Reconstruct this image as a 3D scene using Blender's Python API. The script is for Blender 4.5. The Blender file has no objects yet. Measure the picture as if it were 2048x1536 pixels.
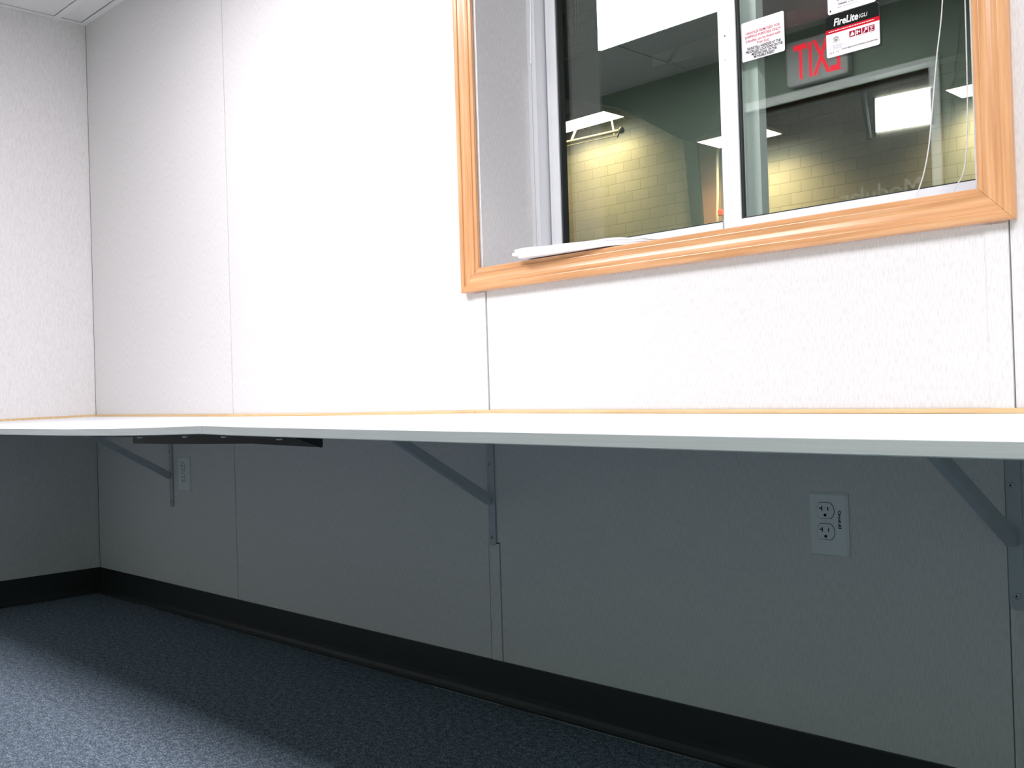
import bpy, bmesh, math, random
from mathutils import Vector, Matrix, noise
random.seed(7)
S = bpy.context.scene
COL = S.collection

# ------------------------------------------------------------------ materials
def _mat(name):
    m = bpy.data.materials.new(name); m.use_nodes = True
    nt = m.node_tree
    return m, nt, nt.nodes['Principled BSDF']

def N(nt, kind, **kw):
    n = nt.nodes.new(kind)
    for k, v in kw.items():
        if k in n.inputs: n.inputs[k].default_value = v
        else: setattr(n, k, v)
    return n

def plain(name, col, rough=.5, metal=0., spec=.5, bump=0., bscale=200., var=0.):
    m, nt, b = _mat(name)
    b.inputs['Base Color'].default_value = (*col, 1)
    b.inputs['Roughness'].default_value = rough
    b.inputs['Metallic'].default_value = metal
    b.inputs['Specular IOR Level'].default_value = spec
    if bump or var:
        g = N(nt, 'ShaderNodeNewGeometry')
        n = N(nt, 'ShaderNodeTexNoise'); n.inputs['Scale'].default_value = bscale
        nt.links.new(g.outputs['Position'], n.inputs['Vector'])
        if var:
            r = N(nt, 'ShaderNodeMapRange')
            r.inputs['To Min'].default_value = 1 - var; r.inputs['To Max'].default_value = 1 + var
            nt.links.new(n.outputs['Fac'], r.inputs['Value'])
            mx = N(nt, 'ShaderNodeMix'); mx.data_type = 'RGBA'; mx.blend_type = 'MULTIPLY'
            mx.inputs[0].default_value = 1; mx.inputs[6].default_value = (*col, 1)
            nt.links.new(r.outputs[0], mx.inputs[7]); nt.links.new(mx.outputs[2], b.inputs['Base Color'])
        if bump:
            bp = N(nt, 'ShaderNodeBump'); bp.inputs['Strength'].default_value = bump
            bp.inputs['Distance'].default_value = .001
            nt.links.new(n.outputs['Fac'], bp.inputs['Height']); nt.links.new(bp.outputs[0], b.inputs['Normal'])
    return m

def stretched(name, c1, c2, scale, stretch, rough=.5, bump=.1, lo=.3, hi=.7, detail=4., c3=None):
    """noise drawn out along one axis: woven wall vinyl, wood grain"""
    m, nt, b = _mat(name)
    g = N(nt, 'ShaderNodeNewGeometry')
    mp = N(nt, 'ShaderNodeMapping'); mp.inputs['Scale'].default_value = stretch
    n = N(nt, 'ShaderNodeTexNoise'); n.inputs['Scale'].default_value = scale; n.inputs['Detail'].default_value = detail
    r = N(nt, 'ShaderNodeValToRGB')
    r.color_ramp.elements[0].position = lo; r.color_ramp.elements[0].color = (*c1, 1)
    r.color_ramp.elements[1].position = hi; r.color_ramp.elements[1].color = (*c2, 1)
    if c3:
        e = r.color_ramp.elements.new((lo + hi) / 2); e.color = (*c3, 1)
    nt.links.new(g.outputs['Position'], mp.inputs['Vector']); nt.links.new(mp.outputs[0], n.inputs['Vector'])
    nt.links.new(n.outputs['Fac'], r.inputs['Fac']); nt.links.new(r.outputs[0], b.inputs['Base Color'])
    b.inputs['Roughness'].default_value = rough
    if bump:
        bp = N(nt, 'ShaderNodeBump'); bp.inputs['Strength'].default_value = bump; bp.inputs['Distance'].default_value = .0006
        nt.links.new(n.outputs['Fac'], bp.inputs['Height']); nt.links.new(bp.outputs[0], b.inputs['Normal'])
    return m

def emit(name, col, strength):
    m, nt, b = _mat(name)
    b.inputs['Base Color'].default_value = (*col, 1)
    b.inputs['Emission Color'].default_value = (*col, 1)
    b.inputs['Emission Strength'].default_value = strength
    return m

def speckle(name):
    m, nt, b = _mat(name)
    g = N(nt, 'ShaderNodeNewGeometry')
    n1 = N(nt, 'ShaderNodeTexNoise'); n1.inputs['Scale'].default_value = 260; n1.inputs['Detail'].default_value = 3
    n2 = N(nt, 'ShaderNodeTexNoise'); n2.inputs['Scale'].default_value = 70; n2.inputs['Detail'].default_value = 4
    ad = N(nt, 'ShaderNodeMath'); ad.operation = 'MULTIPLY_ADD'; ad.inputs[1].default_value = .7
    ml = N(nt, 'ShaderNodeMath'); ml.operation = 'MULTIPLY'; ml.inputs[1].default_value = .3
    r = N(nt, 'ShaderNodeValToRGB')
    e = r.color_ramp.elements
    e[0].position = .40; e[0].color = (.038, .056, .068, 1)
    e[1].position = .62; e[1].color = (.30, .36, .44, 1)
    k = e.new(.5); k.color = (.104, .138, .175, 1)
    for n in (n1, n2): nt.links.new(g.outputs['Position'], n.inputs['Vector'])
    nt.links.new(n2.outputs['Fac'], ml.inputs[0]); nt.links.new(n1.outputs['Fac'], ad.inputs[0]); nt.links.new(ml.outputs[0], ad.inputs[2])
    nt.links.new(ad.outputs[0], r.inputs['Fac']); nt.links.new(r.outputs[0], b.inputs['Base Color'])
    b.inputs['Roughness'].default_value = .75; b.inputs['Specular IOR Level'].default_value = .25
    return m

def blocks(name):
    m, nt, b = _mat(name)
    g = N(nt, 'ShaderNodeNewGeometry')
    sp = N(nt, 'ShaderNodeSeparateXYZ'); cb = N(nt, 'ShaderNodeCombineXYZ')
    nt.links.new(g.outputs['Position'], sp.inputs[0]); nt.links.new(sp.outputs[0], cb.inputs[0]); nt.links.new(sp.outputs[2], cb.inputs[1])
    br = N(nt, 'ShaderNodeTexBrick')
    br.inputs['Scale'].default_value = 1; br.inputs['Brick Width'].default_value = .40; br.inputs['Row Height'].default_value = .20
    br.inputs['Mortar Size'].default_value = .008; br.inputs['Mortar Smooth'].default_value = .3; br.inputs['Bias'].default_value = -.35
    br.inputs['Color1'].default_value = (.42, .40, .34, 1); br.inputs['Color2'].default_value = (.36, .355, .295, 1)
    br.inputs['Mortar'].default_value = (.315, .31, .255, 1)
    nt.links.new(cb.outputs[0], br.inputs['Vector'])
    nt.links.new(br.outputs['Color'], b.inputs['Base Color'])
    bp = N(nt, 'ShaderNodeBump'); bp.inputs['Strength'].default_value = .5; bp.inputs['Distance'].default_value = .01
    iv = N(nt, 'ShaderNodeMath'); iv.operation = 'SUBTRACT'; iv.inputs[0].default_value = 1
    nt.links.new(br.outputs['Fac'], iv.inputs[1]); nt.links.new(iv.outputs[0], bp.inputs['Height']); nt.links.new(bp.outputs[0], b.inputs['Normal'])
    b.inputs['Roughness'].default_value = .9; b.inputs['Specular IOR Level'].default_value = .2
    return m

def glass_mat(name):
    m, nt, b = _mat(name)
    nt.nodes.remove(b)
    out = nt.nodes['Material Output']
    tr = N(nt, 'ShaderNodeBsdfTransparent'); tr.inputs[0].default_value = (.925, .97, .935, 1)
    gl = N(nt, 'ShaderNodeBsdfGlossy'); gl.inputs['Roughness'].default_value = 0; gl.inputs[0].default_value = (.92, 1, .94, 1)
    lw = N(nt, 'ShaderNodeLayerWeight'); lw.inputs['Blend'].default_value = .5
    pw = N(nt, 'ShaderNodeMath'); pw.operation = 'POWER'; pw.inputs[1].default_value = 3
    ma = N(nt, 'ShaderNodeMath'); ma.operation = 'MULTIPLY_ADD'; ma.inputs[1].default_value = .45; ma.inputs[2].default_value = .105
    mx = N(nt, 'ShaderNodeMixShader')
    nt.links.new(lw.outputs['Facing'], pw.inputs[0]); nt.links.new(pw.outputs[0], ma.inputs[0]); nt.links.new(ma.outputs[0], mx.inputs[0])
    nt.links.new(tr.outputs[0], mx.inputs[1]); nt.links.new(gl.outputs[0], mx.inputs[2]); nt.links.new(mx.outputs[0], out.inputs[0])
    return m

M = {}
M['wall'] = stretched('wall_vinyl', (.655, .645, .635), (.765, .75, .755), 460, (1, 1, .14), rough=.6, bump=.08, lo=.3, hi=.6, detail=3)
M['wall_far'] = stretched('low_bounce_vinyl', (.225, .29, .23), (.265, .33, .275), 460, (1, 1, .14), rough=.6, bump=.08, lo=.3, hi=.6, detail=3)  # wall vinyl darkened and greened to cut and tint the bounced light
M['gap'] = plain('dark_joint', (.012, .012, .011), .95, spec=.1)
M['wood_h'] = stretched('oak_grain_level', (.55, .275, .120), (.75, .43, .225), 14, (.35, 9, 9), rough=.26, bump=.03, lo=.3, hi=.72, detail=6, c3=(.66, .345, .160))
M['wood_v'] = stretched('oak_grain_upright', (.55, .275, .120), (.75, .43, .225), 14, (9, 9, .35), rough=.26, bump=.03, lo=.3, hi=.72, detail=6, c3=(.66, .345, .160))
M['strip'] = stretched('pale_wood_strip', (.55, .36, .17), (.72, .52, .28), 12, (.5, 9, 9), rough=.5, bump=0)
M['vinyl'] = plain('white_vinyl', (.84, .85, .88), .3, spec=.5, var=.01, bscale=3)
M['gasket'] = plain('black_gasket', (.02, .025, .022), .6)
M['glass'] = glass_mat('window_glass')
M['counter'] = plain('white_laminate', (.80, .81, .82), .38, bump=.05, bscale=90, var=.02)
M['edge'] = stretched('laminate_edge', (.70, .73, .735), (.77, .80, .805), 60, (.1, 1, 6), rough=.45, bump=0)
M['base'] = plain('black_cove_vinyl', (.022, .027, .027), .5, var=.1, bscale=20)
M['floor'] = speckle('speckled_floor')
M['tile'] = plain('ceiling_tile', (.74, .74, .75), .9, bump=.6, bscale=350, var=.06)
M['grid'] = plain('white_ceiling_grid', (.76, .77, .77), .45, var=.01, bscale=9)
M['bracket'] = plain('grey_painted_steel', (.47, .52, .56), .45, var=.05, bscale=25)
M['screw'] = plain('zinc_screw', (.5, .56, .58), .35, metal=.8)
M['dark_steel'] = plain('black_steel', (.015, .018, .018), .5, var=.1, bscale=30)
M['plate'] = plain('outlet_plastic', (.82, .85, .86), .35, var=.02, bscale=60)
M['slot'] = plain('black_slot', (.004, .004, .004), .8)
M['ink'] = plain('black_ink', (.012, .012, .014), .9, spec=.05)
M['sticker'] = plain('sticker_white', (.86, .84, .86), .45, var=.01, bscale=50)
M['red'] = plain('sticker_red', (.62, .010, .025), .8, spec=.1)
M['maroon'] = plain('sticker_dark_red', (.34, .008, .035), .8, spec=.1)
M['softred'] = plain('sticker_pale_red', (.60, .07, .11), .8, spec=.1)
M['header'] = plain('sticker_black', (.014, .018, .016), .85, spec=.05)
M['greyink'] = plain('grey_ink', (.45, .42, .5), .6)
M['paper'] = plain('white_paper', (.84, .84, .88), .5, var=.015, bscale=30)
M['cord'] = plain('white_cord', (.85, .85, .83), .6, bump=.3, bscale=900)
M['block'] = blocks('block_wall')
M['shopsteel'] = plain('dark_green_grey_steel', (.045, .06, .062), .6, var=.15, bscale=2)
M['shopsteel2'] = plain('olive_grey_steel', (.13, .135, .105), .7, var=.15, bscale=2)
M['roof'] = plain('shop_roof_deck', (.045, .055, .052), .8, var=.2, bscale=1.5)
M['peach'] = plain('peach_painted_panel', (.66, .36, .26), .7, var=.06, bscale=3)
M['mauve'] = plain('grey_painted_panel', (.24, .22, .21), .7, var=.06, bscale=3)
M['pipe'] = plain('cream_pipe', (.72, .69, .55), .4, var=.03, bscale=9)
M['darkpipe'] = plain('bronze_pipe', (.10, .085, .05), .5, var=.05, bscale=9)
M['lens'] = emit('lit_lens', (1, .95, .84), 9)
M['housing'] = plain('lamp_housing', (.42, .36, .30), .5, var=.05, bscale=9)
M['day'] = emit('daylit_panel', (1, .985, 1), 6)
M['exitface'] = plain('exit_sign_face', (.62, .64, .63), .5, var=.02, bscale=30)
M['exitred'] = emit('exit_sign_red', (1, .02, .05), 3.6)
M['door'] = plain('dark_door_paint', (.055, .062, .058), .5, var=.05, bscale=5)
M['doorframe'] = plain('grey_door_frame', (.80, .82, .81), .5, var=.03, bscale=5)
M['doortext'] = plain('grey_lettering', (.30, .32, .30), .6)
M['diffuser'] = emit('ceiling_diffuser', (1, .97, 1), 9)
M['concrete'] = plain('shop_concrete', (.25, .25, .23), .8, bump=.3, bscale=15, var=.15)
M['redbox'] = plain('red_plastic', (.70, .10, .06), .5, var=.02, bscale=30)
M['putty'] = plain('putty_bead', (.22, .25, .22), .8, var=.3, bscale=60)
M['latch'] = plain('grey_latch', (.35, .38, .38), .4)

# ------------------------------------------------------------------ helpers
def bm_new(): return bmesh.new()

def box(bm, x0, x1, y0, y1, z0, z1, mi=0):
    vs = [bm.verts.new(p) for p in ((x0,y0,z0),(x1,y0,z0),(x1,y1,z0),(x0,y1,z0),(x0,y0,z1),(x1,y0,z1),(x1,y1,z1),(x0,y1,z1))]
    for f in ((0,3,2,1),(4,5,6,7),(0,1,5,4),(1,2,6,5),(2,3,7,6),(3,0,4,7)):
        fc = bm.faces.new([vs[i] for i in f]); fc.material_index = mi

def loft(bm, rings, closed_ring=True, caps=True, mi=0):
    R = [[bm.verts.new(p) for p in r] for r in rings]
    n = len(R[0])
    for a, b in zip(R, R[1:]):
        for i in range(n if closed_ring else n - 1):
            j = (i + 1) % n
            f = bm.faces.new((a[i], a[j], b[j], b[i])); f.material_index = mi
    if caps and closed_ring:
        bm.faces.new(list(reversed(R[0]))).material_index = mi
        bm.faces.new(R[-1]).material_index = mi

def prism(bm, pts, axis, a, b, mi=0):
    """polygon pts (2-D) pushed along one axis from a to b"""
    def P(u, v, w):
        return {'x': (w, u, v), 'y': (u, w, v), 'z': (u, v, w)}[axis]
    loft(bm, [[P(u, v, a) for u, v in pts], [P(u, v, b) for u, v in pts]], mi=mi)

def tube(bm, pts, r, n=8, mi=0):
    pts = [Vector(p) for p in pts]
    rings = []
    up = None
    for i, p in enumerate(pts):
        t = (pts[min(i + 1, len(pts) - 1)] - pts[max(i - 1, 0)]).normalized()
        if up is None:
            up = Vector((0, 0, 1)) if abs(t.z) < .9 else Vector((1, 0, 0))
        a = t.cross(up).normalized(); c = a.cross(t).normalized(); up = c
        rings.append([p + a * r * math.cos(k * 2 * math.pi / n) + c * r * math.sin(k * 2 * math.pi / n) for k in range(n)])
    loft(bm, rings, mi=mi)

def disc(bm, c, r, axis, h, n=16, mi=0, dome=0.):
    """short cylinder from c along axis (unit vector) by h, optional dome"""
    ax = Vector(axis); u = ax.orthogonal().normalized(); v = ax.cross(u)
    c = Vector(c); rings = []
    for hh, rr in ((0, r), (h * .6, r), (h, r * (1 - dome) if dome else r * .92)):
        rings.append([c + ax * hh + (u * math.cos(k * 2 * math.pi / n) + v * math.sin(k * 2 * math.pi / n)) * rr for k in range(n)])
    loft(bm, rings, mi=mi)

def obj(name, bm, mats, parent=None, smooth=False, bevel=0.):
    me = bpy.data.meshes.new(name)
    bmesh.ops.recalc_face_normals(bm, faces=bm.faces)
    bm.to_mesh(me); bm.free()
    if not isinstance(mats, (list, tuple)): mats = [mats]
    for m in mats: me.materials.append(m)
    o = bpy.data.objects.new(name, me); COL.objects.link(o)
    if smooth:
        for p in me.polygons: p.use_smooth = True
    if parent: o.parent = parent; o.matrix_parent_inverse = Matrix.Translation(parent.location).inverted() if parent.type == 'EMPTY' else Matrix()
    if bevel:
        md = o.modifiers.new('bevel', 'BEVEL'); md.width = bevel; md.segments = 2; md.limit_method = 'ANGLE'; md.angle_limit = math.radians(40)
    return o

def tag(o, label, cat, group=None):
    o['label'] = label; o['category'] = cat
    if group: o['group'] = group
    return o

def thing(name, label, cat, loc, group=None):
    o = bpy.data.objects.new(name, None); COL.objects.link(o); o.location = loc; o.empty_display_size = .05
    bpy.context.view_layer.update()
    return tag(o, label, cat, group)

def struct(o):
    o['kind'] = 'structure'; return o

def struct_empty(name, loc):
    o = bpy.data.objects.new(name, None); COL.objects.link(o); o.location = loc; o.empty_display_size = .05
    return struct(o)

def copy_tree(o, loc):
    """a thing with copies of its parts and their sub-parts"""
    r = o.copy(); COL.objects.link(r); r.location = loc
    for ch in o.children:
        c = ch.copy(); COL.objects.link(c); c.parent = r
        for g in ch.children:
            d = g.copy(); COL.objects.link(d); d.parent = c
    return r

def text_geo(body, size, bold=0., shear=0., align='LEFT', spacing=1.):
    """flat letters as (vertices, faces) in a 2-D frame"""
    cu = bpy.data.curves.new('lettering', 'FONT'); cu.body = body; cu.size = size; cu.offset = bold; cu.shear = shear
    cu.align_x = align; cu.resolution_u = 3; cu.space_character = spacing
    t = bpy.data.objects.new('lettering', cu); COL.objects.link(t)
    bpy.context.view_layer.update()
    me = bpy.data.meshes.new_from_object(t.evaluated_get(bpy.context.evaluated_depsgraph_get()))
    v = [(p.co.x, p.co.y) for p in me.vertices]; f = [tuple(p.vertices) for p in me.polygons]
    bpy.data.objects.remove(t); bpy.data.curves.remove(cu); bpy.data.meshes.remove(me)
    return v, f

def put_text(bm, geo, fn, mi=0):
    vs = [bm.verts.new(fn(x, y)) for x, y in geo[0]]
    for f in geo[1]:
        try: bm.faces.new([vs[i] for i in f]).material_index = mi
        except ValueError: pass

def rrect(x0, x1, z0, z1, r, n=5):
    pts = []
    for cx, cz, a0 in ((x1 - r, z1 - r, 0), (x0 + r, z1 - r, 90), (x0 + r, z0 + r, 180), (x1 - r, z0 + r, 270)):
        for k in range(n + 1):
            a = math.radians(a0 + 90 * k / n); pts.append((cx + r * math.cos(a), cz + r * math.sin(a)))
    return pts

# ------------------------------------------------------------------ room
H = 2.2923            # underside of ceiling grid
XR, YF = 5.40, -1.95  # right wall, wall opposite the window
OX0, OX1, OZ0, OZ1 = 2.300, 3.478, 1.053, 1.955   # window opening
WT = .27              # wall thickness

bm = bm_new(); box(bm, -.3, XR + .3, YF - .3, .12, -.1, 0)
struct(obj('floor', bm, M['floor']))

# back wall: core, then face panels with open joints between them
bm = bm_new()
for a in ((-.3, OX0 - .011, -.1, 2.5), (OX1 + .011, XR + .3, -.1, 2.5), (OX0 - .011, OX1 + .011, -.1, OZ0 - .011), (OX0 - .011, OX1 + .011, OZ1 + .011, 2.5)):
    box(bm, a[0], a[1], .014, WT, a[2], a[3], 1)
def panel(x0, x1, z0, z1, front=0.): box(bm, x0, x1, front, .0141, z0, z1, 0)
ZS = .685             # joints change step at the counter
panel(.0022, 1.0822, .02, 2.33)
panel(1.0854, OX0 - .012, ZS, 2.33); panel(OX0 - .012, 2.3068, ZS, OZ0 - .012)
for a in ((2.3106, OX1 + .012, ZS, OZ0 - .012), (2.3106, OX1 + .012, OZ1 + .012, 2.33), (OX1 + .012, 3.5268, ZS, 2.33)): panel(*a)
panel(3.5292, XR, ZS, 2.33)
panel(1.0854, 2.2895, .02, .3845); panel(1.0854, 2.2945, .3845, ZS); panel(2.2922, 2.3276, .02, .3845); panel(2.2970, 2.3312, .3870, ZS)
panel(2.3312, 3.5070, .02, ZS); panel(3.5095, XR, .02, ZS)
# cover strips over the joints
panel(2.2670, 2.3066, ZS, OZ0 - .055, -.0022); panel(2.2922, 2.3274, .09, .3845, -.0010)
panel(3.4908, 3.5266, ZS, OZ0 - .055, -.0022); panel(3.5096, 3.5450, .09, .3770, -.0014)
# inner faces of the window opening
box(bm, OX0 - .012, OX0, 0.001, WT, OZ0 - .012, OZ1 + .012, 0); box(bm, OX1, OX1 + .012, 0.001, WT, OZ0 - .012, OZ1 + .012, 0)
box(bm, OX0, OX1, 0.001, WT, OZ0 - .012, OZ0, 0); box(bm, OX0, OX1, 0.001, WT, OZ1, OZ1 + .012, 0)
struct(obj('wall_back', bm, [M['wall'], M['gap']]))

bm = bm_new(); box(bm, -.12, -.0012, YF - .1, .0, -.1, 2.5); struct(obj('wall_left', bm, M['wall']))
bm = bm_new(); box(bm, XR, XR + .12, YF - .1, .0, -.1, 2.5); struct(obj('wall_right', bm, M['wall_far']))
DX0, DX1, DZ = 1.532, 2.446, 1.990    # door opening in the wall opposite
bm = bm_new()
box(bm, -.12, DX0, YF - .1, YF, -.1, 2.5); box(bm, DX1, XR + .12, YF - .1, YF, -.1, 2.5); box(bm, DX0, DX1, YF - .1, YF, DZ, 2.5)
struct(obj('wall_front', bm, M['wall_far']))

# ceiling: tiles, deck above, grid
bm = bm_new()
box(bm, -.1, XR + .1, YF - .1, .012, 2.36, 2.40, 1)
xs = [.024, .62, 1.23, 1.84, 2.45, 3.06, 3.67, 4.28, 4.89, XR - .024]
ys = [-.024, -.108, -.132, -.735, -.759, -1.36, -1.384, YF + .024]
for y1, y0 in ((-.024, -.108), (-.132, -.735), (-.759, -1.36), (-1.384, YF + .024)):
    for xa, xb in ((.024, 1.218), (1.242, 2.438), (2.462, 3.658), (3.682, 4.878), (4.902, XR - .024)):
        box(bm, xa + .0025, xb - .0025, y0 + .0025, y1 - .0025, H + .003, H + .018, 0)
cl = struct(obj('ceiling', bm, [M['tile'], M['gap']]))
bm = bm_new()
for y in (-.12, -.747, -1.372): box(bm, .024, XR - .024, y - .012, y + .012, H, H + .004)
for x in (1.23, 2.45, 3.67, 4.89): box(bm, x - .012, x + .012, YF + .024, -.024, H - .0002, H + .0035)
box(bm, 0, XR, -.024, 0, H, H + .003); box(bm, 0, XR, YF, YF + .024, H, H + .003)
box(bm, 0, .024, YF, -.024, H, H + .003); box(bm, XR - .024, XR, YF, -.024, H, H + .003)
g = struct(obj('ceiling_grid', bm, M['grid'])); g.parent = cl

# cove baseboards
cove = [(0, 0), (.020, 0), (.0195, .0012), (.013, .0035), (.0075, .009), (.0045, .018), (.0036, .03), (.0034, .0985), (.0026, .1), (0, .1)]
bm = bm_new(); loft(bm, [[(x, -d, z) for d, z in cove] for x in (.004, XR)]); struct(obj('baseboard_back', bm, M['base'], smooth=False))
bm = bm_new(); loft(bm, [[(d, y, z) for d, z in cove] for y in (YF, -.001)]); struct(obj('baseboard_left', bm, M['base']))
bm = bm_new(); loft(bm, [[(x, YF + d, z) for d, z in cove] for x in (.02, DX0 - .05)]); loft(bm, [[(x, YF + d, z) for d, z in cove] for x in (DX1 + .05, XR)])
struct(obj('baseboard_front', bm, M['base']))
# dried adhesive along the toe of the cove
bm = bm_new()
for x0, x1 in ((2.08, 2.345), (2.47, 2.95), (.93, 1.0), (.40, .52), (3.0, 3.12)):
    pts = []; k = int((x1 - x0) / .02) + 2
    for i in range(k):
        x = x0 + (x1 - x0) * i / (k - 1); pts.append((x, -.0205 - .0022 * noise.noise((x * 31, 2, 0)), .0006))
    tube(bm, pts, .0011, 5)
struct(obj('trim_4', bm, M['putty']))

# ------------------------------------------------------------------ counter
def lin(st, x):
    for (a, u), (b, v) in zip(st, st[1:]):
        if a <= x <= b: return u + (v - u) * (x - a) / (b - a)
    return st[-1][1] if x > st[-1][0] else st[0][1]
XJ = 2.300   # joint of the two lengths
BACK_L = [(0, .7078), (.48, .7046), (1.08, .7011), (1.6, .7000), (XJ, .7022)]
FRONT_L = [(0, .6972), (1.19, .6969), (1.637, .6970), (1.9376, .6990), (2.151, .7024), (XJ, .7053)]
BACK_R = [(XJ, .7022), (2.6, .6990), (2.92, .6963), (3.38, .6923), (3.54, .6916), (4.9, .686)]
FRONT_R = [(XJ, .7053), (2.428, .7032), (2.715, .7005), (3.025, .6978), (3.219, .6963), (3.545, .6934), (3.706, .6924), (4.9, .685)]
TH, YC = .0164, -.760
def ctop(x, y):
    b, f = (lin(BACK_L, x), lin(FRONT_L, x)) if x < XJ else (lin(BACK_R, x), lin(FRONT_R, x))
    return b + (f - b) * (y / YC)
def slab(x0, x1, label):
    n = 24; rings = []; band = []
    for i in range(n + 1):
        x = x0 + (x1 - x0) * i / n
        b, f = ctop(x, -.001), ctop(x, YC + .001)
        rings.append([(x, -.001, b), (x, YC + .001, f), (x, YC + .001, f - TH), (x, -.001, b - TH)])
        f = ctop(x, YC)
        band.append([(x, YC + .001, f), (x, YC + .0002, f - .0001), (x, YC, f - .0008), (x, YC, f - TH + .0012), (x, YC + .0006, f - TH), (x, YC + .001, f - TH)])
    bm = bm_new(); loft(bm, rings); o = tag(obj('countertop', bm, M['counter']), label, 'countertop', 'countertop lengths along the wall')
    bm = bm_new(); loft(bm, band); obj('edge_band', bm, M['edge'], o)
    if x1 < XJ:
        zt = ctop(XJ - .001, YC); bm = bm_new(); box(bm, XJ - .0028, XJ - .0008, YC - .0008, YC + .0006, zt - TH, zt - .0002); obj('end_strip', bm, M['vinyl'], o)
    return o
slab(.002, XJ - .0010, 'white laminate countertop length running into the far left corner')
slab(XJ + .0004, 4.9, 'white laminate countertop length under the window, right of the joint')

# wood bead where counter meets the walls
def bead(name, pts, side):
    bm = bm_new(); r = .0082; rings = []
    for (x, y, z) in pts:
        ring = [(0, 0), (r, 0), (r * .92, r * .45), (r * .7, r * .75), (r * .38, r * .95), (0, r)]
        rings.append([(x, y - d, z + h) if side == 'b' else (x + d, y, z + h) for d, h in ring])
    loft(bm, rings); return struct(obj(name, bm, M['strip']))
bead('trim_1', [(x, -.0012, ctop(x, -.004)) for x in (.003, .48, 1.08, 1.6, 1.99, 2.262)], 'b')
bead('trim_2', [(x, -.0016, ctop(x, -.004) + .0006) for x in (2.264, 2.6, 2.92, 3.38, 3.54, 4.9)], 'b')
bead('trim_3', [(-.0008, y, ctop(.002, y)) for y in (-.0095, -.3, -.76)], 'l')

# ------------------------------------------------------------------ brackets
def screw(c, r, parent, axis=(0, -1, 0), mat=None):
    bm = bm_new(); disc(bm, c, r, axis, .0022, 14, 0, dome=.35)
    o = obj('screw', bm, mat or M['screw'], parent)
    bm = bm_new(); x, y, z = c
    box(bm, x - r * .5, x + r * .5, y - .0027, y - .0019, z - r * .1, z + r * .1); box(bm, x - r * .1, x + r * .1, y - .0027, y - .0019, z - r * .5, z + r * .5)
    obj('cross_slot', bm, M['slot'], o)
    return o
def make_bracket(X, label):
    zt = ctop(X, -.01) - TH; zf = ctop(X, -.40) - TH
    t = thing('shelf_bracket', label, 'bracket', (X, 0, .38), 'steel brackets under the counter')
    w = .0118
    bm = bm_new()
    pts = [(X - w, zt - .0008), (X - w, .388)] + [(X - w * math.cos(a), .388 - w * .8 * math.sin(a)) for a in [math.radians(d) for d in range(18, 180, 18)]] + [(X + w, .388), (X + w, zt - .0008)]
    prism(bm, pts, 'y', -.0046, -.0016)
    obj('wall_bar', bm, M['bracket'], t)
    bm = bm_new()
    loft(bm, [[(X - w, y, z - .0036), (X + w, y, z - .0036), (X + w, y, z - .0006), (X - w, y, z - .0006)] for y, z in ((-.004, zt), (-.40, zf))])
    obj('counter_arm', bm, M['bracket'], t)
    # diagonal brace: folded strip, web seen edge-wise from the side
    y0, z0, y1, z1 = -.006, .492, -.315, lin([(-.4, zf), (0, zt)], -.315) - .012
    d = Vector((0, y1 - y0, z1 - z0)).normalized(); nrm = Vector((0, -d.z, d.y)) if d.y > 0 else Vector((0, d.z, -d.y))
    nrm = nrm if nrm.z < 0 else -nrm          # towards the underside
    bm = bm_new()
    A, B = Vector((X, y0, z0)), Vector((X, y1, z1))
    hw, th = .0135, .003
    for xo0, xo1, n0, n1 in ((.002, .002 + th, -hw, hw), (-.011, .002, hw - th, hw)):
        rings = []
        for P, s in ((A, -.002), (B, .012)):
            c = P + d * s
            rings.append([c + nrm * n0 + Vector((xo0, 0, 0)), c + nrm * n0 + Vector((xo1, 0, 0)), c + nrm * n1 + Vector((xo1, 0, 0)), c + nrm * n1 + Vector((xo0, 0, 0))])
        # trim both ends: flush with the wall bar, below the arm
        for r in rings:
            for p in r:
                p.y = min(p.y, -.0048); p.z = min(p.z, lin([(-.4, zf), (0, zt)], p.y) - .0040)
        loft(bm, rings)
    obj('diagonal_brace', bm, M['bracket'], t)
    for z in (.577, .400): screw((X - (.003 if z > .5 else 0), -.0046, z), .0052, t)
    return t
make_bracket(.6405, 'grey steel bracket beside the left wall outlet, nearest the room corner')
make_bracket(2.3085, 'grey steel bracket below the left corner of the window trim')
make_bracket(3.5215, 'grey steel bracket right of the wall outlet marked Circuit')

# steel angle joining the two counter lengths
xa, xb = 1.767, 2.554
def under(x, y): return ctop(x, y) - TH
t = thing('steel_angle', 'black steel angle bar screwed under the joint of the two countertops', 'angle bar', (2.16, -.65, .66))
st = (xa, 1.9376, 2.151, XJ, 2.428, xb)
bm = bm_new()
loft(bm, [[(x, -.7500, under(x, -.75) - .0006), (x, -.7500, under(x, -.75) - .0034), (x, -.650, under(x, -.650) - .0034), (x, -.650, under(x, -.65) - .0006)] for x in st])
obj('flange', bm, M['dark_steel'], t)
bm = bm_new()
loft(bm, [[(x, -.6530, under(x, -.653) - .0036), (x, -.6530, under(x, -.653) - .024), (x, -.6498, under(x, -.65) - .024), (x, -.6498, under(x, -.65) - .0036)] for x in st[:-1] + (xb - .008,)])
prism(bm, [(-.6530, under(xb, -.65) - .025), (-.6530, under(xb, -.65) - .0040), (-.710, under(xb, -.70) - .0040)], 'x', xb - .011, xb - .0082)
obj('upright_leg', bm, M['dark_steel'], t)
for px in (1.993, 2.196, 2.351, 2.545):
    zz = under(px, -.74) - .0034
    bm = bm_new(); disc(bm, (px, -.740, zz), .0058, (0, 0, -1), .0032, 14, dome=.4); obj('screw', bm, M['vinyl'], t)

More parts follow.
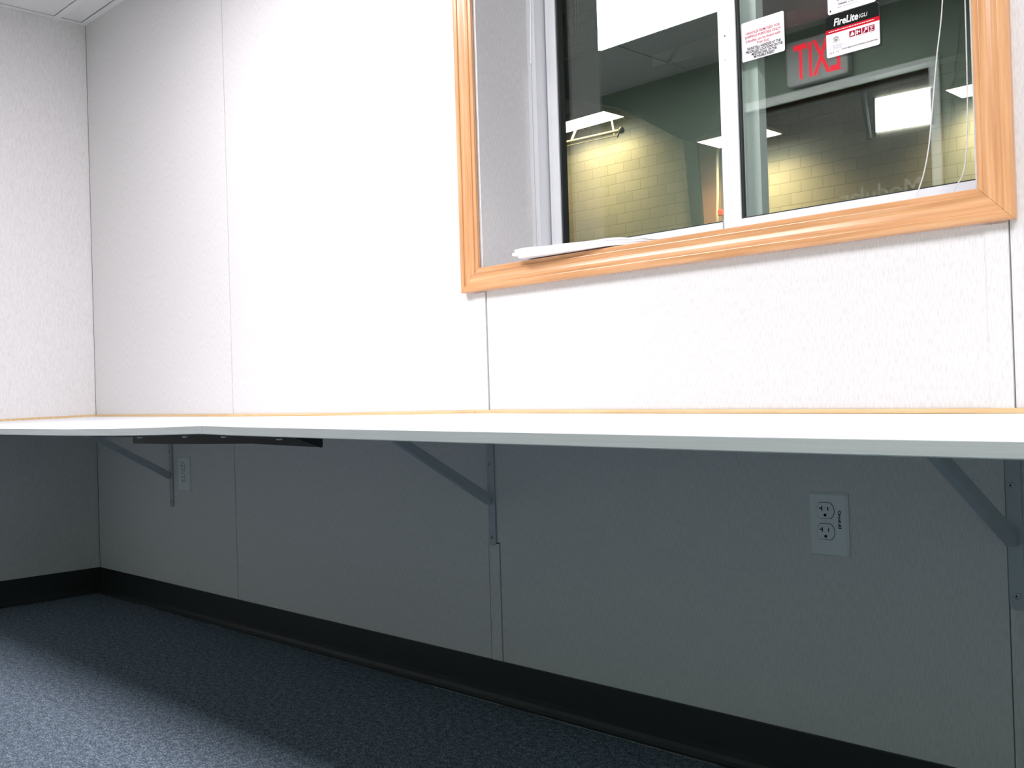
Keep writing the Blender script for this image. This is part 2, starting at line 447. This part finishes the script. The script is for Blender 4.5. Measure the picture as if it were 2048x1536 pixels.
# ------------------------------------------------------------------ outlets
def outlet(x0, x1, z0, z1, label, rot, text=None):
    cx, cz = (x0 + x1) / 2, (z0 + z1) / 2
    t = thing('wall_outlet', label, 'outlet', (cx, 0, cz), 'duplex outlets below the counter')
    bm = bm_new()
    b = .004
    loft(bm, [[(x0, -.0006, z0), (x1, -.0006, z0), (x1, -.0006, z1), (x0, -.0006, z1)], [(x0, -.0028, z0), (x1, -.0028, z0), (x1, -.0028, z1), (x0, -.0028, z1)],
              [(x0 + b, -.0062, z0 + b), (x1 - b, -.0062, z0 + b), (x1 - b, -.0062, z1 - b), (x0 + b, -.0062, z1 - b)]])
    obj('cover_plate', bm, M['plate'], t)
    rcx = cx - .0045
    for k, dz in enumerate((.0195, -.0190)):
        zc = cz + dz + .006
        # receptacle face: circle clipped flat at top and bottom
        pts = []
        R, hh = .0172, .0143
        for i in range(40):
            a = 2 * math.pi * i / 40; pts.append((rcx + R * math.cos(a), zc + max(-hh, min(hh, R * math.sin(a)))))
        bm = bm_new(); prism(bm, [(rcx + (u - rcx) * 1.05, zc + (v - zc) * 1.06) for u, v in pts], 'y', -.0060, -.00645)
        f0 = obj('receptacle_gap', bm, M['slot'], t)
        bm = bm_new(); prism(bm, pts, 'y', -.0060, -.0076)
        f = obj('receptacle', bm, M['plate'], t)
        bm = bm_new()
        yf, yb = -.0079, -.0074
        box(bm, rcx - .0072, rcx - .0052, yf, yb, zc - .0005, zc + .0078)      # neutral, T-shaped
        box(bm, rcx - .0115, rcx - .0072, yf, yb, zc + .0028, zc + .0048)
        box(bm, rcx + .0050, rcx + .0068, yf, yb, zc + .0002, zc + .0070)
        g = [(rcx + .0026 * math.cos(math.radians(a)), zc - .0080 + .0026 * math.sin(math.radians(a))) for a in range(0, 181, 20)] + [(rcx - .0026, zc - .0106), (rcx + .0026, zc - .0106)]
        prism(bm, g, 'y', yf, yb)
        obj('slots', bm, M['slot'], f)
    bm = bm_new(); disc(bm, (rcx, -.0062, cz + .0062), .0022, (0, -1, 0), .0012, 12, dome=.3); obj('centre_screw', bm, M['plate'], t)
    if text:
        bm = bm_new(); geo = text_geo(text, .0080, bold=.00028, align='CENTER')
        put_text(bm, geo, lambda u, v: (cx + .0205 + v, -.00635, cz + .010 - u))
        obj('printed_text', bm, M['ink'], t)
    return t
outlet(3.1605, 3.2375, .4340, .5500, 'grey outlet with black Circuit #3 lettering beside its sockets', 0, 'Circuit #3')
outlet(.6965, .7820, .4385, .5610, 'dim grey outlet in the shade near the room corner, beside a bracket', 0)

# ------------------------------------------------------------------ window
W = struct_empty('window_1', (2.889, .2, OZ0))
bpy.context.view_layer.update()
FY = .180
bm = bm_new()
FX0, FX1 = OX0 + .0005, OX1 - .0005
box(bm, FX0, FX0 + .0125, FY, .262, OZ0, OZ1)                    # outer lip left
box(bm, FX0 + .0145, FX0 + .0290, FY, .262, OZ0, OZ1)            # second lip, groove between
box(bm, FX0 + .0125, FX0 + .0145, FY + .004, .262, OZ0, OZ1)
box(bm, FX1 - .029, FX1, FY, .262, OZ0, OZ1)
box(bm, FX0 + .029, FX1 - .029, FY - .002, .262, OZ0 + .0005, OZ0 + .032)
box(bm, FX0 + .029, FX1 - .029, FY, .262, OZ1 - .04, OZ1 - .0005)
obj('window_frame', bm, M['vinyl'], W)
def sash(x0, x1, z0, z1, yf, yb, sl, sr, rb, rt, name, glassy):
    e = 0.0
    bm = bm_new()
    box(bm, x0, x0 + sl, yf, yb, z0, z1); box(bm, x1 - sr, x1, yf, yb, z0, z1)
    box(bm, x0 + sl, x1 - sr, yf, yb, z0, z0 + rb); box(bm, x0 + sl, x1 - sr, yf, yb, z1 - rt, z1)
    # shallow bead line on the stiles
    box(bm, x0 + sl * .30, x0 + sl * .36, yf - .0006, yf, z0 + .002, z1)
    o = obj(name, bm, M['vinyl'], W)
    g0, g1, h0, h1 = x0 + sl, x1 - sr, z0 + rb, z1 - rt
    bm = bm_new(); w = .0055
    box(bm, g0, g0 + w, yf + .004, glassy + .002, h0, h1); box(bm, g1 - w, g1, yf + .004, glassy + .002, h0, h1)
    box(bm, g0 + w, g1 - w, yf + .004, glassy + .002, h0, h0 + .003); box(bm, g0 + w, g1 - w, yf + .004, glassy + .002, h1 - w, h1)
    obj('gasket', bm, M['gasket'], o)
    bm = bm_new(); box(bm, g0 - .004, g1 + .004, glassy, glassy + .005, h0 - .004, h1 + .004)
    obj('glass_pane', bm, M['glass'], o)
    return o
left = sash(2.3385, 2.9540, OZ0 + .033, OZ1 - .042, .2115, .2400, .0335, .050, .0275, .05, 'left_sash', .2340)
right = sash(2.8765, FX1 - .030, OZ0 + .033, OZ1 - .042, .1825, .2090, .0430, .026, .0225, .05, 'right_sash', .1930)
bm = bm_new(); box(bm, 2.8672, 2.8764, .190, .204, 1.094, 1.1170); obj('sash_latch', bm, M['latch'], right, bevel=.001)
for x, z in ((2.8938, 1.5100), (2.8912, 1.4580)):
    bm = bm_new(); disc(bm, (x, .1827, z), .0017, (0, -1, 0), .0004, 10); obj('screw_hole', bm, M['slot'], right)

# oak casing, mitred
prof = [(0, 0), (0, .0062), (.0012, .0072), (.0104, .0074), (.0108, .0098), (.0120, .0102), (.0155, .0094), (.0195, .0090), (.0235, .0094), (.0275, .0106), (.0315, .0120), (.0360, .0130), (.0418, .0134),
        (.0422, .0156), (.0434, .0161), (.0500, .0161), (.0545, .0156), (.0566, .0144), (.0575, .0125), (.0575, 0)]
CX0, CX1, CZ0, CZ1 = 2.2925, 3.4840, 1.0585, 1.951
T = struct_empty('trim_5', (2.89, 0, CZ0)); bpy.context.view_layer.update()
def casing(side):
    bm = bm_new(); e = .0003
    if side == 'b': R = [[(CX0 - u + e, -h, CZ0 - u) for u, h in prof], [(CX1 + u - e, -h, CZ0 - u) for u, h in prof]]
    if side == 't': R = [[(CX0 - u + e, -h, CZ1 + u) for u, h in prof], [(CX1 + u - e, -h, CZ1 + u) for u, h in prof]]
    if side == 'l': R = [[(CX0 - u, -h, CZ0 - u + e) for u, h in prof], [(CX0 - u, -h, CZ1 + u - e) for u, h in prof]]
    if side == 'r': R = [[(CX1 + u, -h, CZ0 - u + e) for u, h in prof], [(CX1 + u, -h, CZ1 + u - e) for u, h in prof]]
    R = [[(x, y - .0016, z) for x, y, z in r] for r in R]
    loft(bm, R)
    return obj('casing_board', bm, M['wood_h'] if side in 'bt' else M['wood_v'], T)
for s in 'btlr': casing(s)

# stickers on the right pane (drawn in their own frame: u right, v up, origin lower left)
SY = .1930
def sticker(x0, z0, w, h, r, label, tilt=0.):
    c, s = math.cos(tilt), math.sin(tilt)
    fn = lambda u, v, d=0.: (x0 + u * c - v * s, SY - .0004 - d, z0 + u * s + v * c)
    bm = bm_new()
    loft(bm, [[(*fn(u, v)[:1], SY - .0001, fn(u, v)[2]) for u, v in rrect(0, w, 0, h, r)], [fn(u, v) for u, v in rrect(0, w, 0, h, r)]])
    o = tag(obj('window_sticker', bm, M['sticker']), label, 'sticker', 'stickers on the window glass')
    return o, fn
def print_on(o, fn, items, mat, name='printed_text', d=.0002):
    bm = bm_new()
    for it in items:
        if it[0] == 'T':
            _, body, u, v, size, kw = it
            wmax = kw.pop('fit', None)
            geo = text_geo(body, size, **kw)
            if wmax:
                xs_ = [p[0] for p in geo[0]]; k = wmax / (max(xs_) - min(xs_)); geo = ([(p[0] * k, p[1]) for p in geo[0]], geo[1])
            put_text(bm, geo, lambda a, b: fn(u + a, v + b, d))
        elif it[0] == 'P':
            vs = [bm.verts.new(fn(u, v, d)) for u, v in it[1]]; bm.faces.new(vs)
        elif it[0] == 'R':
            _, u0, u1, v0, v1 = it
            bm.faces.new([bm.verts.new(fn(u, v, d)) for u, v in ((u0, v0), (u1, v0), (u1, v1), (u0, v1))])
        elif it[0] == 'O':
            _, u, v, r0, r1, a0, a1 = it
            n = 20; A = [math.radians(a0 + (a1 - a0) * i / n) for i in range(n + 1)]
            vi = [bm.verts.new(fn(u + r0 * math.cos(a), v + r0 * math.sin(a), d)) for a in A]
            vo = [bm.verts.new(fn(u + r1 * math.cos(a), v + r1 * math.sin(a), d)) for a in A]
            for i in range(n): bm.faces.new((vi[i], vi[i + 1], vo[i + 1], vo[i]))
    return obj(name, bm, mat, o)
def wavy(u0, u1, v, h, seed):
    """a line of unreadably small print as short dashes"""
    rnd = random.Random(seed); out = []; u = u0
    while u < u1:
        w = rnd.uniform(.0018, .0055); out.append(('R', u, min(u + w, u1), v, v + h)); u += w + .0011
    return out
C = dict(align='CENTER')
o, fn = sticker(2.9284, 1.4445, .1030, .0840, .004, 'white sticker with red and black handle instructions at the left edge of the pane')
mid = .0520
print_on(o, fn, [('T', s, mid, v, .0078, dict(C, bold=.00012, fit=w)) for s, v, w in (('HANDLES REMOVED FOR', .0560, .082), ('SHIPPING PURPOSES ONLY!', .0478, .086), ('(Handles can be found with', .0394, .083), ('Trim Kit)', .0312, .030))], M['softred'])
print_on(o, fn, [('T', s, mid + .002, v, .0078, dict(C, bold=.00022, fit=w)) for s, v, w in (('RE-INSTALL HANDLES AT THE', .0228, .080), ('PRE-DRILLED LOCATIONS ON THE', .0160, .088), ('MEETING RAIL OF THE', .0092, .060), ('MOVEABLE INSERT', .0028, .050))], M['ink'])

o, fn = sticker(3.1245, 1.4035, .1120, .0830, .0045, 'FireLite sticker with black header, red band and four dark red icons')
w, h = .1120, .0830
print_on(o, fn, [('P', [(0, .0555), (w, .0555), (w, h - .0045), (w - .0013, h - .0013), (w - .0045, h), (.0045, h), (.0013, h - .0013), (0, h - .0045)])], M['header'], 'header_block', .0001)
print_on(o, fn, [('R', -.0006, w + .0006, .0470, .0555)], M['red'], 'red_band', .00015)
print_on(o, fn, [('T', 'FireLite', .0165, .0612, .0200, dict(bold=.00055, shear=.18, fit=.0520)), ('T', 'IGU', .0705, .0624, .0110, dict(bold=.00008, shear=.18, fit=.0170))] + wavy(.006, .102, .0505, .0016, 3), M['sticker'], 'white_lettering', .0003)
ico = []; sym = []
for k in range(4):
    u = .0495 + k * .0135; v = .0300
    ico.append(('R', u, u + .0118, v, v + .0118))
    if k == 0: sym += [('P', [(u + .002, v + .002), (u + .0095, v + .002), (u + .0105, v + .005), (u + .0062, v + .0105), (u + .0035, v + .006)])]
    if k == 1: sym += [('R', u + .0015, u + .0045, v + .002, v + .0095), ('R', u + .0045, u + .0095, v + .0055, v + .007), ('R', u + .0075, u + .0088, v + .0035, v + .0090)]
    if k == 2: sym += [('O', u + .0078, v + .0080, 0, .0028, 0, 360), ('P', [(u + .0018, v + .0015), (u + .0042, v + .0012), (u + .0070, v + .0066), (u + .0058, v + .0074)])]
    if k == 3: sym += [('R', u + .002, u + .0098, v + .0088, v + .0100), ('P', [(u + .003, v + .0035), (u + .0045, v + .0035), (u + .0092, v + .0078), (u + .0075, v + .0078)]), ('R', u + .002, u + .0098, v + .0016, v + .0027), ('R', u + .003, u + .0088, v + .0066, v + .0078)]
print_on(o, fn, ico, M['maroon'], 'icon_squares'); print_on(o, fn, sym, M['sticker'], 'icon_symbols', .0003)
print_on(o, fn, [('O', .0210, .0325, .0040, .0046, 0, 360), ('O', .0210, .0325, .0058, .0068, 20, 160), ('O', .0210, .0325, .0012, .0024, 0, 360), ('R', .0135, .0155, .0290, .0300), ('R', .0275, .0290, .0300, .0312)]
         + [('T', 'DO NOT REMOVE UNTIL AFTER FINAL CODE INSPECTION', .0325, .0098, .0034, dict(bold=.00006, fit=.0745)), ('T', 'Cat. II', .0060, .0072, .0040, dict(bold=.00005))] + wavy(.020, .027, .0086, .0008, 9), M['ink'])
faint = []
for i in range(5): faint += wavy(.014, .033, .0148 + i * .0019, .0007, 20 + i)
print_on(o, fn, faint + wavy(.050, .058, .0275, .0006, 5) + wavy(.064, .100, .0275, .0006, 6) + wavy(.004, .010, .0165, .0008, 31) + wavy(.035, .040, .0200, .0008, 33), M['greyink'], 'fine_print')

o, fn = sticker(3.1300, 1.4890, .1015, .0850, .0045, 'white warning sticker at the top, just above the black sticker header')
print_on(o, fn, [('T', 'WARNING:', .0225, .0150, .0044, dict(bold=.0001, fit=.019)), ('P', [(.0035, .0052), (.0075, .0052), (.0055, .0100)])] + wavy(.022, .029, .0098, .0009, 11) + wavy(.044, .080, .0152, .0009, 12) + wavy(.020, .060, .0245, .0010, 15), M['ink'])
print_on(o, fn, wavy(.034, .066, .0098, .0009, 13) + wavy(.008, .090, .0205, .0004, 14), M['greyink'], 'fine_print')

# raised blind: head rail above the picture, cords and wand hanging into it
B = thing('window_blind', 'raised white blind whose two cords and thin wand hang inside the window', 'blind', (2.889, .14, 1.90))
bm = bm_new(); box(bm, 2.315, 3.46, .115, .165, 1.925, 1.952); obj('head_rail', bm, M['vinyl'], B, bevel=.002)
bm = bm_new()
for i in range(14): box(bm, 2.317, 3.458, .118, .162, 1.872 + i * .0036, 1.8735 + i * .0036)
obj('slat_stack', bm, M['vinyl'], B)
def smooth_path(pts, n=8):
    P = [Vector(p) for p in pts]; out = []
    for i in range(len(P) - 1):
        p0, p1, p2, p3 = P[max(i - 1, 0)], P[i], P[i + 1], P[min(i + 2, len(P) - 1)]
        for k in range(n):
            t = k / n
            out.append(.5 * ((2 * p1) + (p2 - p0) * t + (2 * p0 - 5 * p1 + 4 * p2 - p3) * t * t + (3 * p1 - p0 - 3 * p2 + p3) * t ** 3))
    return out + [P[-1]]
for pts in ([(3.3990, 1.925), (3.3880, 1.64), (3.3756, 1.4377), (3.3622, 1.3411), (3.3521, 1.2611), (3.3419, 1.1805), (3.3310, 1.1319), (3.3207, 1.1040), (3.306, 1.070), (3.300, 1.0560)],
            [(3.4150, 1.925), (3.4160, 1.64), (3.4153, 1.4260), (3.4142, 1.2919), (3.4120, 1.2027), (3.4063, 1.1411), (3.3992, 1.1136), (3.3926, 1.1030), (3.374, 1.073), (3.366, 1.0565)]):
    bm = bm_new(); tube(bm, smooth_path([(x, .150, z) for x, z in pts]), .0012, 8); obj('cord', bm, M['cord'], B, smooth=True)
bm = bm_new(); tube(bm, [(2.3520, .150, 1.930), (2.3425, .150, 1.583)], .0022, 8); disc(bm, (2.3425, .150, 1.5845), .0028, (0, 0, -1), .003, 10)
obj('tilt_wand', bm, M['vinyl'], B)

# papers lying on the sill and over the casing
def sheaf(k, xa, xb, yf, yb, label):
    """k-th layer: all layers share one gentle wave so that they lie on each other"""
    nx, ny = 36, 6; bm = bm_new(); rows = []
    TK = .0066
    def wave(x, v):
        u = (x - 2.42) / .45
        lift = .0030 * math.exp(-((x - 2.47) / .05) ** 2) * (1 - v)
        return lift + .0035 * math.exp(-((u - .68) / .10) ** 2) + .0030 * math.exp(-((u - .82) / .045) ** 2)
    for s in (1, 0):
        rr = []
        for j in range(ny + 1):
            row = []
            for i in range(nx + 1):
                u, v = i / nx, j / ny
                x = xa + (xb - xa) * u + .004 * noise.noise((k * 3.1, v * 3, 0)) + .006 * (1 - v) * (1 - u)
                y = yf + (yb - yf) * v + .046 * u ** 1.6 * (1 - v) + .0012 * noise.noise((u * 6, k * 2.7, 1))
                taper = 1 - .62 * max(0, u - .35) / .65
                z = 1.0612 - .0075 * max(0, u - .60) / .40 + (TK * (k + s) * taper + .00025 * k) + wave(x, v) * (.25 + .35 * (k + s)) 
                row.append(bm.verts.new((x, y, z - (.0004 if s else 0))))
            rr.append(row)
        rows.append(rr)
    t, b = rows
    for j in range(ny):
        for i in range(nx):
            bm.faces.new((t[j][i], t[j][i + 1], t[j + 1][i + 1], t[j + 1][i])); bm.faces.new((b[j][i], b[j + 1][i], b[j + 1][i + 1], b[j][i + 1]))
    for i in range(nx):
        bm.faces.new((t[0][i], b[0][i], b[0][i + 1], t[0][i + 1])); bm.faces.new((t[ny][i], t[ny][i + 1], b[ny][i + 1], b[ny][i]))
    for j in range(ny):
        bm.faces.new((t[j][0], t[j + 1][0], b[j + 1][0], b[j][0])); bm.faces.new((t[j][nx], b[j][nx], b[j + 1][nx], t[j + 1][nx]))
    return tag(obj('paper_sheaf', bm, M['paper'], smooth=False), label, 'paper', 'papers lying on the window sill')
sheaf(0, 2.450, 2.850, -.033, .120, 'bottom white paper sheaf of the pile on the wood sill')
sheaf(1, 2.428, 2.855, -.032, .130, 'middle white paper sheaf of the pile on the wood sill')
sheaf(2, 2.434, 2.862, -.028, .150, 'topmost white paper sheaf with wavy right end on the wood sill')

# ------------------------------------------------------------------ wall opposite (seen mirrored in the glass)
D = struct_empty('door_1', (1.99, YF, 0)); bpy.context.view_layer.update()
bm = bm_new()
for a in ((DX0 - .04, DX0, 0, DZ + .04), (DX1, DX1 + .04, 0, DZ + .04), (DX0, DX1, DZ, DZ + .04)):
    box(bm, a[0], a[1], YF - .1, YF + .014, a[2], a[3])
obj('door_frame', bm, M['doorframe'], D, bevel=.002)
bm = bm_new(); box(bm, DX0 + .003, DX1 - .003, YF - .07, YF - .028, .006, DZ - .003); lf = obj('door_leaf', bm, M['door'], D)
bm = bm_new(); disc(bm, (DX0 + .07, YF - .028, 1.0), .027, (0, 1, 0), .05, 18, dome=.3); obj('door_knob', bm, M['screw'], D, smooth=False)
bm = bm_new(); geo = text_geo('Modular', .105, bold=.001)
put_text(bm, geo, lambda u, v: (2.39 - u, YF - .0275, 1.500 + v)); obj('lettering', bm, M['doortext'], D)

E_ = thing('exit_sign', 'lit red EXIT sign mirrored in the right pane above the door frame', 'sign', (1.975, YF, 2.03))
bm = bm_new(); loft(bm, [[(x, y, z) for x, z in rrect(1.838, 2.122, 2.043, 2.236, .018)] for y in (YF + .001, YF + .040)]); obj('sign_body', bm, M['exitface'], E_, bevel=.004)
bm = bm_new(); geo = text_geo('EXIT', .205, bold=.0022)
xs_ = [p[0] for p in geo[0]]; zs_ = [p[1] for p in geo[0]]
kx = .212 / (max(xs_) - min(xs_)); kz = .150 / (max(zs_) - min(zs_))
put_text(bm, geo, lambda u, v: (2.088 - (u - min(xs_)) * kx, YF + .0412, 2.066 + (v - min(zs_)) * kz))
obj('letters', bm, M['exitred'], E_)
bm = bm_new(); disc(bm, (2.102, YF + .0405, 2.062), .003, (0, 1, 0), .002, 10); obj('pilot_lamp', bm, M['exitred'], E_)

# ------------------------------------------------------------------ workshop beyond the window
YW = 14.0
bm = bm_new(); box(bm, -24, 12, .30, YW + .3, -.22, -.12); struct(obj('floor_workshop', bm, M['concrete']))
bm = bm_new()
box(bm, -24, -6.80, YW, YW + .25, -.12, 10); box(bm, -5.55, 12, YW, YW + .25, -.12, 10)
box(bm, -6.80, -5.55, YW + .05, YW + .25, 5.3, 10)
struct(obj('wall_workshop', bm, M['block']))
bm = bm_new(); box(bm, -24, 12, .30, YW + .3, 9.8, 10.0); struct(obj('ceiling_workshop', bm, M['roof']))
bm = bm_new(); box(bm, -24.2, -24, .30, YW + .3, -.12, 10); struct(obj('wall_workshop_left', bm, M['block']))
bm = bm_new(); box(bm, 12, 12.2, .30, YW + .3, -.12, 10); struct(obj('wall_workshop_right', bm, M['block']))
bm = bm_new(); box(bm, -6.80, -6.20, YW + .02, YW + .06, -.12, 5.3); tag(obj('wall_panel', bm, M['peach']), 'peach coloured wall panel right of the tapered dark column, seen through the glass', 'panel')
bm = bm_new(); box(bm, -6.20, -5.55, YW + .01, YW + .06, -.12, 5.3); tag(obj('wall_panel', bm, M['mauve']), 'narrow grey wall panel behind the pale pipe, seen through the glass', 'panel')

bm = bm_new(); prism(bm, [(-6.48, -.1), (-6.36, -.1), (-6.61, 5.30), (-6.91, 5.42)], 'y', YW - .11, YW - .05)
tag(obj('steel_column', bm, M['shopsteel']), 'tapered dark steel column between block wall and peach panel', 'column')
bm = bm_new(); prism(bm, [(-6.70, 5.23), (-6.32, 5.10), (-5.9, 5.52), (3.5, 5.52), (3.5, 7.30), (-9.9, 7.38), (-9.9, 6.75), (-8.15, 6.14)], 'y', YW - .40, YW - .12)  # right stretch is added shade, covering the wall left unlit above the lamps
tag(obj('rafter_and_shade', bm, M['shopsteel']), 'broad dark rafter sloping to the column, its right stretch standing for unlit block wall', 'rafter')
bm = bm_new(); box(bm, -7.25, -4.3, YW - .50, YW - .42, 6.66, 6.89); tag(obj('steel_beam', bm, M['shopsteel2']), 'olive level beam just below the bright panel mirrored in the left pane', 'beam')
bm = bm_new(); prism(bm, [(-6.90, 6.66), (-6.79, 6.66), (-6.60, 6.89), (-6.69, 6.89)], 'y', YW - .56, YW - .51); tag(obj('beam_brace', bm, M['shopsteel']), 'short slanting dark brace crossing the olive beam', 'brace')
t = thing('shop_window', 'small bright daylit window behind the cords in the right pane', 'window', (-3.24, YW - .02, 4.7))
bm = bm_new(); prism(bm, [(-3.245, 4.735), (-2.352, 4.690), (-2.352, 5.245), (-3.232, 5.268)], 'y', YW - .03, YW - .01); obj('lit_panel', bm, M['day'], t)
bm = bm_new(); box(bm, -3.27, -3.246, YW - .04, YW - .005, 4.66, 5.29); box(bm, -2.351, -2.31, YW - .04, YW - .005, 4.66, 5.22); obj('frame', bm, M['shopsteel'], t)
bm = bm_new(); tube(bm, [(-3.315, YW - .12, 4.62), (-3.390, YW - .12, 5.36)], .045, 10); disc(bm, (-3.390, YW - .12, 5.355), .06, (0, 0, 1), .06, 12)
tag(obj('grey_pipe', bm, M['shopsteel']), 'short grey upright pipe left of the small bright window', 'pipe')

def lamp(x0, x1, y0, y1, z, label, watts):
    t = thing('shop_light', label, 'light', ((x0 + x1) / 2, (y0 + y1) / 2, z), 'warm workshop lights')
    bm = bm_new(); loft(bm, [[(x0 + d, y0 + d, zz), (x1 - d, y0 + d, zz), (x1 - d, y1 - d, zz), (x0 + d, y1 - d, zz)] for d, zz in ((-.02, z + .004), (-.02, z + .05), (.10, z + .15))])
    obj('housing', bm, M['housing'], t)
    bm = bm_new(); loft(bm, [[(x0 + d, y0 + d, zz), (x1 - d, y0 + d, zz), (x1 - d, y1 - d, zz), (x0 + d, y1 - d, zz)] for d, zz in ((0, z + .003), (.0, z), (.03, z - .012))])
    obj('lens', bm, M['lens'], t)
    for x in (x0 + .2, x1 - .2):
        bm = bm_new(); box(bm, x - .01, x + .01, y1 - .05, YW - .002, z + .06, z + .08); obj('wall_arm', bm, M['housing'], t)
    L = bpy.data.lights.new('shop_lamp', 'AREA'); L.shape = 'RECTANGLE'; L.size = x1 - x0; L.size_y = y1 - y0; L.energy = watts; L.spread = math.radians(140); L.color = (1, .74, .36)
    lo = bpy.data.objects.new('shop_lamp', L); COL.objects.link(lo); lo.location = ((x0 + x1) / 2, (y0 + y1) / 2, z - .03)
    return t
lamp(-9.55, -8.075, 13.05, 13.64, 5.955, 'warm lit workshop light with pipe below it, at left of the left pane', 95)
lamp(-5.905, -4.690, 12.90, 13.56, 4.93, 'warm lit workshop light partly hidden by the white middle stile', 78)
lamp(-1.815, -.45, 13.22, 13.80, 4.925, 'warm lit workshop light behind the right cord, cut by the oak trim', 62)
t = thing('conduit_pipe', 'dark level conduit with flared end under the left workshop light', 'pipe', (-8.9, 13.5, 5.7))
bm = bm_new(); tube(bm, [(-9.9, 13.5, 5.725), (-8.04, 13.5, 5.668)], .030, 10); tube(bm, [(-9.9, 13.5, 5.655), (-8.10, 13.5, 5.590)], .010, 8); obj('pipe_run', bm, M['darkpipe'], t)
bm = bm_new(); disc(bm, (-8.04, 13.5, 5.668), .065, (1, 0, 0), .055, 14, dome=.3); tube(bm, [(-8.055, 13.46, 5.73), (-8.04, 13.45, 5.62), (-8.10, 13.46, 5.54)], .016, 8); obj('end_fitting', bm, M['dark_steel'], t)
bm = bm_new(); tube(bm, [(-9.18, 13.52, 5.93), (-9.30, 13.50, 5.71)], .022, 8); obj('hanger', bm, M['pipe'], t)
bm = bm_new(); tube(bm, [(-8.26, 13.5, 5.93), (-8.20, 13.5, 5.62)], .016, 8); obj('hanger', bm, M['pipe'], t)
for k, (x, z0, z1, lb) in enumerate(((-9.21, 6.14, 6.42, 'pale upright conduit above the left workshop light, nearest the window frame'), (-9.09, 6.14, 6.29, 'shorter pale upright conduit above the left workshop light'), (-9.10, 7.25, 8.10, 'upright streak standing for a mirrored smear, high at the far left of the left pane'))):
    bm = bm_new(); tube(bm, [(x, 13.2, z0), (x - .02, 13.2, z1)], .026, 8); tag(obj('conduit_and_smear', bm, M['shopsteel2'] if k == 2 else M['pipe'], smooth=True), lb, 'conduit')  # the third tube stands in for a smear reflected in the glass
bm = bm_new(); tube(bm, smooth_path([(-5.98, YW - .2, 5.16), (-6.06, YW - .2, 5.06), (-6.10, YW - .2, 4.90), (-6.115, YW - .2, 4.70), (-6.13, YW - .2, 4.2), (-6.16, YW - .2, 3.4), (-6.16, YW - .2, -.1)], 6), .024, 10)
tag(obj('pale_pipe', bm, M['pipe'], smooth=True), 'pale upright pipe bent over at its top beside the white stile', 'pipe')
bm = bm_new(); box(bm, -6.068, -5.98, YW - .32, YW - .26, 3.775, 3.885); tag(obj('call_point', bm, M['redbox'], bevel=.01), 'small red wall box at the left edge of the white stile', 'wall box')

# ------------------------------------------------------------------ lights of the room
def fixture(x0, x1, yc, wy, label, watts):
    t = thing('ceiling_light', label, 'light', ((x0 + x1) / 2, yc, H))
    bm = bm_new()
    for a in ((x0 - .02, x1 + .02, yc - wy / 2 - .02, yc - wy / 2), (x0 - .02, x1 + .02, yc + wy / 2, yc + wy / 2 + .02), (x0 - .02, x0, yc - wy / 2, yc + wy / 2), (x1, x1 + .02, yc - wy / 2, yc + wy / 2)):
        box(bm, a[0], a[1], a[2], a[3], H - .022, H - .0004)
    obj('frame', bm, M['grid'], t)
    bm = bm_new(); box(bm, x0, x1, yc - wy / 2, yc + wy / 2, H - .012, H - .002); obj('diffuser', bm, M['diffuser'], t)
    L = bpy.data.lights.new('office_lamp', 'AREA'); L.shape = 'RECTANGLE'; L.size = x1 - x0; L.size_y = wy; L.energy = watts; L.color = (1, .94, 1)
    lo = bpy.data.objects.new('office_lamp', L); COL.objects.link(lo); lo.location = ((x0 + x1) / 2, yc, H - .024)
fixture(1.19, 2.41, -1.05, .57, 'bright rectangular ceiling light mirrored at the top of the left pane', 31.5)
fixture(3.72, 4.90, -1.06, .58, 'rectangular ceiling light outside the picture, above the right end of the counter', 22)

# unseen fill lamps, added high up for dim ambient light in the workshop
for x in (-14, -6, 2):
    L = bpy.data.lights.new('shop_fill_lamp', 'AREA'); L.shape = 'DISK'; L.size = 1.2; L.energy = 22; L.color = (1, .93, .72)
    lo = bpy.data.objects.new('shop_fill_lamp', L); COL.objects.link(lo); lo.location = (x, 6, 9.3)
w = bpy.data.worlds.new('surroundings'); S.world = w; w.use_nodes = True
w.node_tree.nodes['Background'].inputs[0].default_value = (.5, .55, .6, 1); w.node_tree.nodes['Background'].inputs[1].default_value = .05

# ------------------------------------------------------------------ camera
cam = bpy.data.cameras.new('camera'); co = bpy.data.objects.new('camera', cam); COL.objects.link(co)
cam.sensor_fit = 'HORIZONTAL'; cam.sensor_width = 36; cam.lens = 2045.58 / 2048 * 36
r = Vector((.70483342, .70868615, -.03120545)); u = Vector((.0283812, .01578269, .99947257)); f = Vector((-.70880488, .70534732, .00898919))
m = Matrix((r, u, -f)).transposed().to_4x4(); m.translation = Vector((4.12060767, -1.72336789, .74911901))
co.matrix_world = m; cam.clip_start = .01; cam.clip_end = 200
S.camera = co
S.view_settings.view_transform = 'Standard'; S.view_settings.look = 'None'; S.view_settings.gamma = 1; S.view_settings.use_curve_mapping = False
S.view_settings.exposure = 0.0
S.cycles.max_bounces = 10; S.cycles.diffuse_bounces = 6; S.cycles.transparent_max_bounces = 16; S.cycles.caustics_reflective = False; S.cycles.caustics_refractive = False
